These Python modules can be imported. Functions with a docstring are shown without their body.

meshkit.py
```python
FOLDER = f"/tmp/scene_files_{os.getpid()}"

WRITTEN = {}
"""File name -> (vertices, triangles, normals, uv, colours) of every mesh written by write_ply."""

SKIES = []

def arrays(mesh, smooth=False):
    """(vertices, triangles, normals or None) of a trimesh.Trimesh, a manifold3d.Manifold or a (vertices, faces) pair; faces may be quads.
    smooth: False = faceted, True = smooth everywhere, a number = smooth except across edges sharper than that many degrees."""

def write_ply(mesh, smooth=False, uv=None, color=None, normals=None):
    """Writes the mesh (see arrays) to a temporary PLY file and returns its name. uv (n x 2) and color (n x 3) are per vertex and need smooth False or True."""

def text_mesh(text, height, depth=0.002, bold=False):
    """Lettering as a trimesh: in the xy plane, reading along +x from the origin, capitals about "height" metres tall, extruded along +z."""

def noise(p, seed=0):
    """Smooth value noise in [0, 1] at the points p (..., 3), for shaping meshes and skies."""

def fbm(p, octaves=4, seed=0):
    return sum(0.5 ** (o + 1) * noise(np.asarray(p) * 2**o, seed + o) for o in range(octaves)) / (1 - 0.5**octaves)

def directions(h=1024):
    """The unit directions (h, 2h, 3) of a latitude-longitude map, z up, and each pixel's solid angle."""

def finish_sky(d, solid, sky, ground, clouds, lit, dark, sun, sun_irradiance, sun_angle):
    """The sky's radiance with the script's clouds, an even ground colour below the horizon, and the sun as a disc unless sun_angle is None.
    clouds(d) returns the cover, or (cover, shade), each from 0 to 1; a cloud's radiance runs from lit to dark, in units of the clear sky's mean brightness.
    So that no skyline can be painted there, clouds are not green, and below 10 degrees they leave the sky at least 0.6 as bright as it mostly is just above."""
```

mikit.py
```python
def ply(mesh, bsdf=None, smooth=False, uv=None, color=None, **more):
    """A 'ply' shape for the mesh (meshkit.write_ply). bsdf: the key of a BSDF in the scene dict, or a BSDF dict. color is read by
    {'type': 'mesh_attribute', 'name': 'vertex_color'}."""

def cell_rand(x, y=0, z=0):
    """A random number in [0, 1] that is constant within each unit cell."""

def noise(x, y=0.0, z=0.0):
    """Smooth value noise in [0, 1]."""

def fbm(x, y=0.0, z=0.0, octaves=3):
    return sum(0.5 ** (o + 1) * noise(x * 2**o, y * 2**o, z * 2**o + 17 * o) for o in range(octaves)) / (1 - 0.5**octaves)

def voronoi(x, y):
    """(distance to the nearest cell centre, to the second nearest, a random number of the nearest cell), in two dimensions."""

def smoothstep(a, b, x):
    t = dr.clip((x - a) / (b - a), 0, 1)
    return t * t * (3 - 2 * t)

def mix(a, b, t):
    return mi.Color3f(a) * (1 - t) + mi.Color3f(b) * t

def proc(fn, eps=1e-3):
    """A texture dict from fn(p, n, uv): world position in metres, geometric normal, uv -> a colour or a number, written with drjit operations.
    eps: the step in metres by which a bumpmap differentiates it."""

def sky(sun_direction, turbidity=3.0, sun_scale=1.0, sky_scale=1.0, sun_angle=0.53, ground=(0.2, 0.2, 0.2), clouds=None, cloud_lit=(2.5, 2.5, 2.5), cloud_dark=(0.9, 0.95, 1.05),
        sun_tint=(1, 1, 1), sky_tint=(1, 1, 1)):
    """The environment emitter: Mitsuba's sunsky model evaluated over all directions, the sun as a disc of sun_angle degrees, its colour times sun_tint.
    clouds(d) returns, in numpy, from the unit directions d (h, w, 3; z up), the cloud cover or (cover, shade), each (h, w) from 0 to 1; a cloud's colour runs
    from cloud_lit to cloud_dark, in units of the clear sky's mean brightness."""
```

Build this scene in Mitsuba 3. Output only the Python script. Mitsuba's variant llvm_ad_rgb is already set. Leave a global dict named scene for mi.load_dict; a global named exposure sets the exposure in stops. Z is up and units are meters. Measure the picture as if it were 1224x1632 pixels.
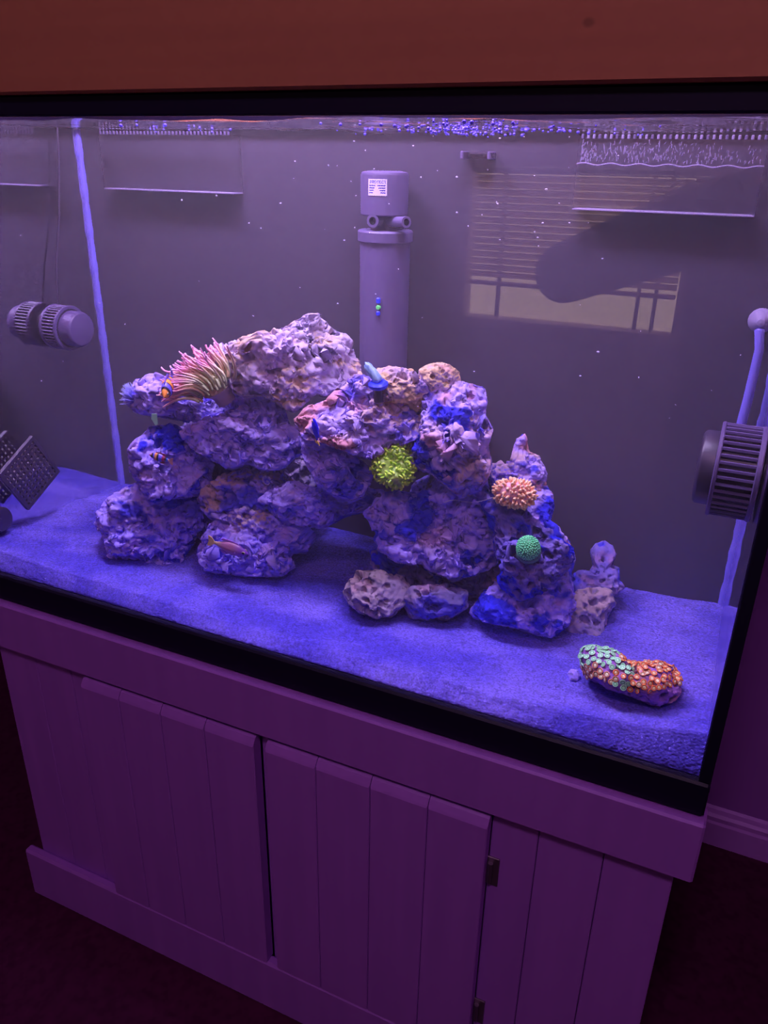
import math, random
import numpy as np, trimesh, mitsuba as mi, manifold3d as m3, mikit
from mikit import noise, fbm, smoothstep, mix
import meshkit
from scipy.spatial import cKDTree
from scipy.spatial.transform import Rotation as Rot
T4 = mi.ScalarTransform4f
rng = np.random.default_rng(7)
random.seed(7)

# ------------------------------------------------------------------ camera
W, H = 1224, 1632
F = 1258.24
TB = 0.610                                   # height of the aquarium's underside above the floor
CAM = np.array([-0.0498, -0.6785, 0.5950 + TB])
YAW, PITCH, ROLL = -0.4242, -0.4215, 0.0182
FW = np.array([math.sin(YAW) * math.cos(PITCH), math.cos(YAW) * math.cos(PITCH), math.sin(PITCH)])
_r = np.cross(FW, [0, 0, 1]); _r /= np.linalg.norm(_r); _u = np.cross(_r, FW)
RT = _r * math.cos(ROLL) + _u * math.sin(ROLL)
UP = _u * math.cos(ROLL) - _r * math.sin(ROLL)
exposure = 0.0
scene, labels = {}, {}
scene['camera'] = {'type': 'perspective', 'fov': math.degrees(2 * math.atan(612 / F)), 'fov_axis': 'x', 'near_clip': 0.01,
                   'to_world': T4().look_at(origin=CAM.tolist(), target=(CAM + FW).tolist(), up=UP.tolist())}
# lights (their lamps are built in led_fixture, added_ceiling_lamp and window_1)
LED_A = np.array([0.66, 0.53, 1.0]) * 146.0
LED_B = np.array([0.66, 0.53, 1.0]) * 92.0
FILL_LAMP = np.array([1.0, 0.52, 0.95]) * 46.0  # magenta fill light, added for the stand and canopy
WINDOW_LIGHT = np.array([1.0, 0.72, 0.52]) * 1.15
WATER_SIGMA, WATER_ALBEDO = 0.25, (0.82, 0.84, 0.86)


def ray(u, v):
    return FW + RT * (u - 612) / F - UP * (v - 816) / F


def AT(u, v, Y=None, X=None, Z=None):
    """The point at depth Y (or side X, height Z) that the photograph shows at pixel u, v; world metres."""
    d = ray(u, v)
    t = (Y - CAM[1]) / d[1] if Y is not None else (X - CAM[0]) / d[0] if X is not None else (Z - CAM[2]) / d[2]
    return CAM + t * d


# ------------------------------------------------------------------ helpers
def numbered(name):
    if name not in scene and name not in labels and name not in used:
        used.add(name); return name
    k = 1
    while f'{name}_{k:03d}' in used: k += 1
    used.add(f'{name}_{k:03d}')
    return f'{name}_{k:03d}'


used = set()


def tag(key, label=None, cat=None, group=None, kind=None):
    d = {}
    if label: d['label'] = label
    if cat: d['category'] = cat
    if group: d['group'] = group
    if kind: d['kind'] = kind
    labels[key] = d
    return key


def thing(name, label, cat, group=None):
    return tag(numbered(name), label, cat, group)


def obj(name, mesh, mat, parent=None, smooth=False, color=None, label=None, kind=None, **kw):
    key = numbered(f'{parent}__{name}' if parent else name)
    scene[key] = mikit.ply(mesh, mat, smooth=smooth, color=color, **kw)
    if label or kind: tag(key, label, kind=kind)
    return key


def struct(name, mesh, mat, parent=None, smooth=False):
    key = obj(name, mesh, mat, parent, smooth)
    if parent is None: tag(key, kind='structure')
    return key


def lin(r, g, b):
    return [((c / 255 + 0.055) / 1.055) ** 2.4 if c > 10 else c / 255 / 12.92 for c in (r, g, b)]


def box(x0, x1, y0, y1, z0, z1, c=0.0):
    """A box, with its edges cut off by c."""
    if c <= 0:
        b = trimesh.creation.box((x1 - x0, y1 - y0, z1 - z0)); b.apply_translation(((x0 + x1) / 2, (y0 + y1) / 2, (z0 + z1) / 2))
        return b
    p = []
    for sx in (0, 1):
        for sy in (0, 1):
            for sz in (0, 1):
                x, y, z = (x0, x1)[sx], (y0, y1)[sy], (z0, z1)[sz]
                dx, dy, dz = (c, -c)[sx], (c, -c)[sy], (c, -c)[sz]
                p += [(x, y + dy, z + dz), (x + dx, y, z + dz), (x + dx, y + dy, z)]
    return m3.Manifold.hull_points(np.array(p, float))


def cut(a, *bs):
    def M(q):
        if isinstance(q, m3.Manifold): return q
        return m3.Manifold(m3.Mesh(np.asarray(q.vertices, np.float32), np.asarray(q.faces, np.uint32)))
    r = M(a)
    for b in bs: r = r - M(b)
    return r


def join(*ms):
    out = []
    for m in ms:
        if isinstance(m, trimesh.Trimesh): out.append(m)
        else:
            v, f, _ = meshkit.arrays(m); out.append(trimesh.Trimesh(v, f, process=False))
    return trimesh.util.concatenate(out)


def tube(pts, rad, n=6, closed_tip=True):
    pts = np.asarray(pts, float); k = len(pts)
    rad = np.broadcast_to(np.asarray(rad, float), (k,))
    t = np.gradient(pts, axis=0); t /= np.linalg.norm(t, axis=1, keepdims=True) + 1e-12
    a = np.cross(t[0], [0.31, 0.2, 0.93]); a /= np.linalg.norm(a)
    V = []
    for i in range(k):
        a = a - t[i] * (a @ t[i]); a /= np.linalg.norm(a); b = np.cross(t[i], a)
        ang = np.arange(n) * 2 * math.pi / n
        V.append(pts[i] + rad[i] * (np.cos(ang)[:, None] * a + np.sin(ang)[:, None] * b))
    V = np.vstack(V + [pts[:1] - t[0] * rad[0] * 0.4, pts[-1:] + t[-1] * rad[-1] * 0.8])
    i = np.arange(n); j = (i + 1) % n
    Fc = []
    for s in range(k - 1):
        o, q = s * n, (s + 1) * n
        Fc += [np.stack([o + i, o + j, q + j], 1), np.stack([o + i, q + j, q + i], 1)]
    Fc += [np.stack([j, i, np.full(n, k * n)], 1), np.stack([(k - 1) * n + i, (k - 1) * n + j, np.full(n, k * n + 1)], 1)]
    return trimesh.Trimesh(V, np.vstack(Fc), process=False)


def lathe(prof, n=32, axis=(0, 0, 1), at=(0, 0, 0)):
    """Profile (r, h) turned about the axis."""
    prof = np.asarray(prof, float)
    z = np.asarray(axis, float); z /= np.linalg.norm(z)
    x = np.cross(z, [0.1, 0.9, 0.3] if abs(z[1]) < 0.8 else [1, 0, 0]); x /= np.linalg.norm(x); y = np.cross(z, x)
    ang = np.arange(n) * 2 * math.pi / n
    V = [np.asarray(at) + z * h + r * (np.cos(ang)[:, None] * x + np.sin(ang)[:, None] * y) for r, h in prof]
    V = np.vstack(V); k = len(prof); i = np.arange(n); j = (i + 1) % n
    Fc = []
    for s in range(k - 1):
        o, q = s * n, (s + 1) * n
        Fc += [np.stack([o + i, o + j, q + j], 1), np.stack([o + i, q + j, q + i], 1)]
    m = trimesh.Trimesh(V, np.vstack(Fc), process=False)
    c = V - V.mean(0); t = c[m.faces]
    if np.einsum('ij,ij->i', t[:, 0], np.cross(t[:, 1], t[:, 2])).sum() < 0: m = trimesh.Trimesh(V, m.faces[:, ::-1], process=False)
    return m


def prism(poly, thick, o, ex, ey):
    """A flat outline in the plane o + x ex + y ey, extruded by thick both ways along ex x ey."""
    from shapely.geometry import Polygon
    m = trimesh.creation.extrude_polygon(Polygon(poly), thick, engine='earcut')
    ex, ey = np.asarray(ex, float), np.asarray(ey, float); ez = np.cross(ex, ey)
    v = np.asarray(m.vertices); v[:, 2] -= thick / 2
    m.vertices = np.asarray(o) + v[:, :1] * ex + v[:, 1:2] * ey + v[:, 2:] * ez
    return m


def grid(xs, ys, zf):
    X, Y = np.meshgrid(xs, ys, indexing='ij'); Z = zf(X, Y)
    V = np.stack([X, Y, Z], -1).reshape(-1, 3); nx, ny = len(xs), len(ys)
    a = (np.arange(nx - 1)[:, None] * ny + np.arange(ny - 1)[None]).ravel()
    return V, np.vstack([np.stack([a, a + ny, a + ny + 1], 1), np.stack([a, a + ny + 1, a + 1], 1)])


def solid_grid(xs, ys, zf, z0):
    """A closed block: the height field zf on top, flat sides and bottom at z0."""
    V, Fc = grid(xs, ys, zf); n = len(V); nx, ny = len(xs), len(ys)
    B = V.copy(); B[:, 2] = z0
    idx = np.arange(n).reshape(nx, ny)
    loop = np.concatenate([idx[:, 0], idx[-1, 1:], idx[-2::-1, -1], idx[0, -2:0:-1]])
    nxt = np.roll(loop, -1)
    side = np.vstack([np.stack([loop, loop + n, nxt + n], 1), np.stack([loop, nxt + n, nxt], 1)])
    return trimesh.Trimesh(np.vstack([V, B]), np.vstack([Fc, Fc[:, ::-1] + n, side]), process=False)


# ------------------------------------------------------------------ materials
def pr(key, col, rough=0.6, **kw):
    c = col if isinstance(col, dict) else {'type': 'rgb', 'value': list(map(float, col))}
    scene[key] = {'type': 'twosided', 'bsdf': {'type': 'principled', 'base_color': c, 'roughness': rough, **kw}}
    return key


VC = {'type': 'mesh_attribute', 'name': 'vertex_color'}
pr('m_rock', VC, 0.85, specular=0.2)
pr('m_soft', VC, 0.45, specular=0.4)
pr('m_fish', VC, 0.35, specular=0.5)
pr('m_black', (0.006, 0.004, 0.020), 0.5, specular=0.25)
pr('m_blackplastic', (0.030, 0.022, 0.050), 0.4)
pr('m_pump', (0.085, 0.06, 0.17), 0.45)
pr('m_backpaint', (0.050, 0.038, 0.070), 0.6, specular=0.2)
pr('m_silicone', (0.20, 0.165, 0.74), 0.35)
pr('m_pipe', (0.105, 0.078, 0.20), 0.5)
pr('m_sticker', (0.62, 0.58, 0.95), 0.6)
pr('m_ink', (0.05, 0.03, 0.35), 0.7)
pr('m_green', (0.15, 0.9, 0.2), 0.4)
pr('m_blue', (0.02, 0.04, 0.9), 0.4)
pr('m_whiteplastic', (0.62, 0.60, 0.80), 0.4)
pr('m_foam', (0.24, 0.20, 0.38), 0.6)
pr('m_wall', (0.32, 0.10, 0.50), 0.9)
pr('m_roomwall', (0.50, 0.42, 0.44), 0.9)
pr('m_baseboard', (0.50, 0.20, 0.75), 0.5)
pr('m_cloth', (0.018, 0.014, 0.022), 0.9)
pr('m_skin', (0.42, 0.24, 0.17), 0.6)
pr('m_hair', (0.02, 0.012, 0.01), 0.6)
pr('m_metal', (0.20, 0.14, 0.20), 0.4, metallic=0.8)
scene['m_mirror'] = {'type': 'conductor', 'specular_reflectance': {'type': 'rgb', 'value': [0.82, 0.80, 0.90]}}
scene['m_pane'] = {'type': 'thindielectric', 'int_ior': 1.5}
scene['m_water'] = {'type': 'thindielectric', 'int_ior': 1.30}
scene['m_clear'] = {'type': 'thindielectric', 'int_ior': 1.25}
pr('m_bubble', (0.10, 0.07, 0.85), 0.15, specular=0.9)  # blue glints of the bubbles are put into the base colour
scene['m_slat'] = {'type': 'principledthin', 'base_color': {'type': 'rgb', 'value': [0.8, 0.7, 0.62]}, 'roughness': 0.6, 'diff_trans': 1.0}


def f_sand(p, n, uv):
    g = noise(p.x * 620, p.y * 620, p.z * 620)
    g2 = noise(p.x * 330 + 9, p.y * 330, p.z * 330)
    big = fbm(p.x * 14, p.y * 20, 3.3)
    c = mix((0.062, 0.047, 0.44), (0.15, 0.115, 0.60), smoothstep(0.3, 0.75, big))  # caustic light patches and the LED blue are painted into the sand
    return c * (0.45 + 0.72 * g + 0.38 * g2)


def h_sand(p, n, uv):
    return noise(p.x * 480, p.y * 480, p.z * 480) * 0.6 + noise(p.x * 210, p.y * 210, 5.0)


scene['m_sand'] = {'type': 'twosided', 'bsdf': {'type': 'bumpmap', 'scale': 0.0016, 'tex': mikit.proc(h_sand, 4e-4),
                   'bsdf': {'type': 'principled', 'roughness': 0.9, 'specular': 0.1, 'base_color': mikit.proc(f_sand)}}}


def f_carpet(p, n, uv):
    g = fbm(p.x * 90, p.y * 90, 1.0, 3)
    return mix((0.045, 0.005, 0.030), (0.085, 0.011, 0.055), g)


pr('m_carpet', mikit.proc(f_carpet), 0.95, specular=0.05)


def f_canopy(p, n, uv):
    g = fbm(p.x * 2.5, p.y * 4, p.z * 60, 3); s = fbm(p.x * 120, p.y * 120, p.z * 120, 2)
    knot = smoothstep(0.006, 0.002, mi.Float(((p.x + 0.1955) ** 2 + ((p.z - 1.297) * 1.4) ** 2) ** 0.5))
    return mix((0.34, 0.125, 0.070), (0.42, 0.165, 0.085), g * 0.7 + s * 0.3) * (1 - 0.35 * knot)


pr('m_canopy', mikit.proc(f_canopy), 0.6, specular=0.2)


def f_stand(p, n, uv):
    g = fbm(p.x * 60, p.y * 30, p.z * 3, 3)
    return mix((0.31, 0.105, 0.52), (0.38, 0.13, 0.60), g)  # purple light spill from the tank is put into the wood colour


pr('m_stand', mikit.proc(f_stand), 0.5, specular=0.3)

# ------------------------------------------------------------------ the room
XL, XR, YB, YF, ZC = -2.6, 1.6, 0.64, -2.35, 2.45
struct('floor', box(XL - .1, XR + .1, YF - .1, YB + .1, -0.08, 0), 'm_carpet')
struct('ceiling', box(XL - .1, XR + .1, YF - .1, YB + .1, ZC, ZC + .08), 'm_roomwall')
struct('wall_back', box(XL - .1, XR + .1, YB, YB + .1, 0, ZC), 'm_wall')
struct('wall_left', box(XL - .1, XL, YF, YB, 0, ZC), 'm_roomwall')
struct('wall_right', box(XR, XR + .1, YF, YB, 0, ZC), 'm_roomwall')
WX0, WX1, WZ0, WZ1 = -1.10, -0.285, 0.625, 1.195
struct('wall_front', cut(box(XL - .1, XR + .1, YF - .12, YF, 0, ZC), box(WX0, WX1, YF - .3, YF + .1, WZ0, WZ1)), 'm_roomwall')
# baseboard: moulded profile along the back wall
bb = [(0, 0), (-.016, 0), (-.016, .052), (-.013, .057), (-.013, .066), (-.008, .071), (-.005, .079), (0, .083)]
from shapely.geometry import Polygon
m = trimesh.creation.extrude_polygon(Polygon(bb), XR - XL, engine='earcut')
v = np.asarray(m.vertices); m.vertices = np.stack([XL + v[:, 2], YB + v[:, 0], v[:, 1]], 1); m.fix_normals()
struct('baseboard_back', m, 'm_baseboard')
# window in the wall behind the camera, seen as a reflection in the front pane
fr = cut(box(WX0 - .04, WX1 + .04, YF - .08, YF + .015, WZ0 - .04, WZ1 + .04, .004), box(WX0 + .012, WX1 - .012, YF - .2, YF + .2, WZ0 + .012, WZ1 - .012))
struct('window_1', fr, 'm_roomwall')
pk = obj('pane', box(WX0, WX1, YF - .075, YF - .070, WZ0, WZ1), 'm_roomwall', 'window_1')
scene[pk]['emitter'] = {'type': 'area', 'radiance': {'type': 'rgb', 'value': WINDOW_LIGHT.tolist()}}
for px in (785, 1012, 1040):
    q = AT(px, 485, Y=-YF)
    obj('mullion', box(q[0] - .006, q[0] + .006, YF - .066, YF - .045, WZ0 + .01, WZ1 - .01), 'm_cloth', 'window_1')
bl = thing('window_blind', 'pale slatted blind drawn over the window that the aquarium glass reflects', 'blind')
obj('head_rail', box(WX0 + .015, WX1 - .015, YF - .04, YF - .005, WZ1 - .035, WZ1 - .013, .003), 'm_roomwall', bl)
zlo = 0.79
for i in range(15):
    z = WZ1 - .05 - i * (WZ1 - .06 - zlo) / 14.0
    s = box(-(WX1 - WX0) / 2 + .02, (WX1 - WX0) / 2 - .02, -.0125, .0125, -.0006, .0006)
    s.apply_transform(trimesh.transformations.rotation_matrix(math.radians(62), (1, 0, 0))); s.apply_translation(((WX0 + WX1) / 2, YF - .025, z))
    obj('slat', s, 'm_slat', bl)
obj('bottom_rail', box(WX0 + .02, WX1 - .02, YF - .035, YF - .012, zlo - .03, zlo - .015, .003), 'm_roomwall', bl)
# unseen ceiling lamp, added to fill the stand and canopy with magenta light
cl = thing('added_ceiling_lamp', 'added round flush ceiling lamp, unseen, with a magenta glowing shade', 'lamp')
obj('base', lathe([(0, 0), (.15, 0), (.16, -.02), (.15, -.03)], 40, at=(-.1, -1.15, ZC)), 'm_metal', cl, smooth=30)
k = obj('lamp_shade', lathe([(.145, -.03), (.135, -.06), (.10, -.085), (.05, -.098), (0, -.10)], 40, at=(-.1, -1.15, ZC)), 'm_whiteplastic', cl, smooth=True)
scene[k]['emitter'] = {'type': 'area', 'radiance': {'type': 'rgb', 'value': FILL_LAMP.tolist()}}
# ------------------------------------------------------------------ stand, aquarium, canopy
TL, TR, TD, TH = -1.042, 0.0, 0.345, 0.648       # aquarium outer left, right, depth, height
BH, TT = 0.0408, 0.0199                           # heights of the bottom and top trim
GX0, GX1, GY0, GY1 = -1.03, -0.012, 0.006, 0.335   # inner faces of the panes
Z = lambda z: TB + z

st = thing('aquarium_stand', 'wooden cabinet stand with two plank doors under the aquarium', 'cabinet')
SX0, SX1 = -0.995, -0.0134
obj('side_panel', box(SX0, SX0 + .018, .019, TD, 0, Z(-.003), .001), 'm_stand', st)
obj('side_panel', box(SX1 - .018, SX1, .019, TD, 0, Z(-.003), .001), 'm_stand', st)
obj('back_panel', box(SX0 + .019, SX1 - .019, TD - .012, TD, 0.02, Z(-.003)), 'm_stand', st)
obj('top_panel', box(SX0 + .019, SX1 - .019, .020, TD - .013, Z(-.024), Z(-.003)), 'm_stand', st)
obj('backing_board', box(SX0 + .019, SX1 - .019, .0185, .028, .01, Z(-.025)), 'm_stand', st)
obj('header_rail', box(-1.012, 0.0036, -.013, .0178, Z(-.080), Z(-.001), .0025), 'm_stand', st)
obj('plinth', box(-1.020, SX1 - .001, -.0172, -.0005, 0, Z(-.5056), .004), 'm_stand', st)


def plank(x0, x1, y0, y1, z0, z1, g=.0009, top=0.0):
    """A board with eased edges and, on a door, a rounded-over upper edge."""
    if top <= 0: return box(x0 + g / 2, x1 - g / 2, y0, y1, z0, z1, .0013)
    c = .0014; a, b = x0 + g / 2, x1 - g / 2
    p = []
    for x, dx in ((a, c), (b, -c)):
        p += [(x, y0 + c, z0), (x + dx, y0, z0), (x, y1, z0), (x, y1, z1), (x, y0 + .010, z1), (x, y0 + .006, z1 - .003), (x, y0 + c, z1 - .010), (x + dx, y0, z1 - .013)]
    return m3.Manifold.hull_points(np.array(p))


lx = [SX0, -.920, -.851, -.817]
for a, b in zip(lx[:-1], lx[1:]): obj('plank', plank(a, b, -.0, .018, 0.0, Z(-.081)), 'm_stand', st)
rx = [-.2125, -.158, -.086, SX1]
for a, b in zip(rx[:-1], rx[1:]): obj('plank', plank(a, b, -.0, .018, 0.0, Z(-.081)), 'm_stand', st)
obj('plank', plank(-.5265, -.510, .002, .018, 0.0, Z(-.081)), 'm_stand', st, label='narrow divider between the two doors')
for xs, hx, lab in (([-.817, -.748, -.676, -.604, -.5265], -.8225, 'left plank door'), ([-.510, -.436, -.361, -.286, -.2125], -.2085, 'right plank door')):
    d = st + '__door' if st + '__door' not in used else st + '__door_001'
    used.add(d); tag(d, lab)
    for a, b in zip(xs[:-1], xs[1:]): obj('plank', plank(a, b, -.017, .0, Z(-.505), Z(-.085), .0009, 1), 'm_stand', d)
    for hz in (-.175, -.428):
        kn = join(trimesh.creation.cylinder(.0032, .030, sections=12, transform=trimesh.transformations.translation_matrix((hx, -.0045, Z(hz)))),
                  box(hx - .010, hx + .010, -.0022, .0002, Z(hz - .022), Z(hz + .022), .0008))
        obj('hinge', kn, 'm_metal', d, label='small metal hinge', smooth=30)

aq = thing('aquarium', 'long glass reef aquarium with black trim standing on the wooden cabinet', 'aquarium')
obj('bottom_trim', cut(box(TL - .004, TR, -.003, TD + .003, Z(0), Z(BH), .0025), box(GX0, GX1, GY0, GY1, Z(.012), Z(.2))), 'm_black', aq, label='black plastic trim along the bottom')
obj('top_trim', cut(box(TL - .004, TR + .002, -.003, TD + .003, Z(TH - TT), Z(TH), .002), box(GX0 + .012, GX1 - .012, GY0 + .004, GY1 - .01, Z(.2), Z(1))), 'm_black', aq, label='black plastic trim along the top')
obj('corner_edge', box(-.0115, -.0003, -.0008, .0056, Z(BH), Z(TH - TT), .001), 'm_black', aq, label='black upright edge at the right front corner')
fpn = (np.array([(GX0 - .006, .003, Z(.02)), (GX1, .003, Z(.02)), (GX1, .003, Z(TH - .01)), (GX0 - .006, .003, Z(TH - .01))]), np.array([(0, 1, 2), (0, 2, 3)]))
obj('front_pane', fpn, 'm_pane', aq, label='clear front glass')
obj('back_pane', box(GX0 - .01, GX1 + .01, GY1, GY1 + .008, Z(.02), Z(TH - .01)), 'm_backpaint', aq, label='back glass painted black')
obj('left_pane', box(GX0 - .008, GX0, GY0, GY1, Z(.02), Z(TH - .01)), 'm_mirror', aq, label='left end glass mirroring the inside')
obj('right_pane', box(GX1, GX1 + .008, GY0 + .001, GY1, Z(.02), Z(TH - .01)), 'm_mirror', aq, label='right end glass mirroring the inside')
obj('bottom_pane', box(GX0, GX1, GY0, GY1, Z(.006), Z(.0125)), 'm_backpaint', aq)
for x, y, sx, sy in ((GX0, GY1, 1, -1), (GX1, GY1, -1, -1)):
    q = [(0, 0)] + [(sx * .0065 * math.cos(t) ** 0.8, sy * .0065 * math.sin(t) ** 0.8) for t in np.linspace(0.001, math.pi / 2 - .001, 8)]
    zs = np.linspace(Z(.013), Z(.627), 60); V = []
    for i, z in enumerate(zs):
        w = 1 + .16 * math.sin(i * 1.7) * math.sin(i * .6)
        V.append([(x + a * w, y + b * w, z) for a, b in q])
    V = np.array(V).reshape(-1, 3); n = len(q); i = np.arange(n); j = (i + 1) % n
    Fc = []
    for s in range(len(zs) - 1):
        o, p_ = s * n, (s + 1) * n
        Fc += [np.stack([o + i, o + j, p_ + j], 1), np.stack([o + i, p_ + j, p_ + i], 1)]
    obj('silicone_seam', trimesh.Trimesh(V, np.vstack(Fc), process=False), 'm_silicone', aq, smooth=40, label='bluish bead of silicone in the corner')

cn = thing('aquarium_canopy', 'brown wooden hood board across the top of the aquarium', 'hood')
CZ0, CZ1 = Z(TH - .0002), Z(TH + .44)
obj('front_board', box(TL - .02, TR + .03, -.012, .008, CZ0, CZ1, .0025), 'm_canopy', cn)
obj('side_board', box(TL - .02, TL - .002, .0085, TD + .01, CZ0, CZ1, .001), 'm_canopy', cn)
obj('side_board', box(TR + .012, TR + .03, .0085, TD + .01, CZ0, CZ1, .001), 'm_canopy', cn)
obj('back_board', box(TL - .0015, TR + .0115, TD - .006, TD + .01, CZ0, CZ1, .001), 'm_canopy', cn)
obj('top_board', box(TL - .02, TR + .03, -.012, TD + .01, CZ1 + .0005, CZ1 + .016, .002), 'm_canopy', cn)
for x, pw, lab in ((-.69, LED_A, 'black LED light hanging in the hood over the left half of the reef'), (-.31, LED_B, 'black LED light hanging in the hood over the right half of the reef')):
    lk = thing('led_light', lab, 'light')
    zl = Z(TH + .34)
    obj('housing', box(x - .11, x + .11, .015, .145, zl, zl + .03, .004), 'm_blackplastic', lk)
    e = obj('led_panel', (np.array([(x - .10, .025, zl - .001), (x + .10, .025, zl - .001), (x + .10, .135, zl - .001), (x - .10, .135, zl - .001)]), np.array([(0, 2, 1), (0, 3, 2)])), 'm_whiteplastic', lk)
    scene[e]['emitter'] = {'type': 'area', 'radiance': {'type': 'rgb', 'value': pw.tolist()}}
    for dx in (-.08, .08):
        obj('hanger', tube([(x + dx, .10, zl + .028), (x + dx, .10, CZ1 + .001)], .0025, 8), 'm_metal', lk)

# ------------------------------------------------------------------ water and sand
scene['med_water'] = {'type': 'homogeneous', 'albedo': {'type': 'rgb', 'value': list(WATER_ALBEDO)}, 'sigma_t': WATER_SIGMA, 'phase': {'type': 'hg', 'g': 0.2}}
ZW = Z(.6255)


def f_wave(X, Y):
    P = np.stack([X * 14, Y * 18, X * 0], -1)
    return ZW + .0045 * (meshkit.fbm(P, 3, 5) - .5) * 2 * np.exp(-((X + .40) / .35) ** 2) + .001 * (meshkit.noise(P * 1.7, 9) - .5)


wm = solid_grid(np.linspace(GX0 - .004, GX1 + .004, 220), np.linspace(GY0, GY1 + .004, 70), f_wave, Z(.016))
wk = obj('water', wm, 'm_water', None, smooth=35)
scene[wk]['interior'] = {'type': 'ref', 'id': 'med_water'}
tag(wk, 'hazy blue lit water filling the aquarium', 'water', kind='stuff')


def sand_h(X, Y):
    X = np.asarray(X, float); Y = np.asarray(Y, float)
    fr = np.interp(X, [-1.03, -.96, -.75, -.52, -.3, -.14, -.02], [.066, .064, .059, .053, .056, .063, .080])
    bk = np.interp(X, [-1.03, -.9, -.7, -.56, -.5, -.3, -.14, -.02], [.048, .052, .050, .052, .050, .054, .058, .062])
    t = np.clip(Y / .335, 0, 1); t = t * t * (3 - 2 * t)
    h = fr * (1 - t) + bk * t
    P = np.stack([X * 9, Y * 13, X * 0 + 1], -1)
    h = h + .014 * (meshkit.fbm(P, 4, 3) - .5) * np.sin(np.clip(Y / .05, 0, 1) * math.pi / 2)
    h = h + .0022 * (meshkit.fbm(P * 7, 2, 8) - .5)
    # the terraced bank in the gap under the reef arch
    b = np.exp(-((X + .53) / .055) ** 2) * np.exp(-((Y - .27) / .05) ** 2)
    h = h + b * (.004 + .004 * np.sin(Y * 190))
    h = np.where(Y < .022, .042 + (h - .042) * np.clip((Y - .006) / .016, 0, 1) ** .8, h)
    return Z(0) + h


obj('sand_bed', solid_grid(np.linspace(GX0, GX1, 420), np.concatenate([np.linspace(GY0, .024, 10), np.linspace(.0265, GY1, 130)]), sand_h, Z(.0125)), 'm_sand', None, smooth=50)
tag('sand_bed', 'layer of fine sand tinted with blue light covering the aquarium floor', 'sand', kind='stuff')
# ------------------------------------------------------------------ live rock
ROCKS = {}


def mixv(a, b, t):
    t = np.clip(t, 0, 1)[:, None]
    return np.asarray(a)[None] * (1 - t) + np.asarray(b)[None] * t if np.ndim(a) == 1 else a * (1 - t) + np.asarray(b)[None] * t


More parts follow.
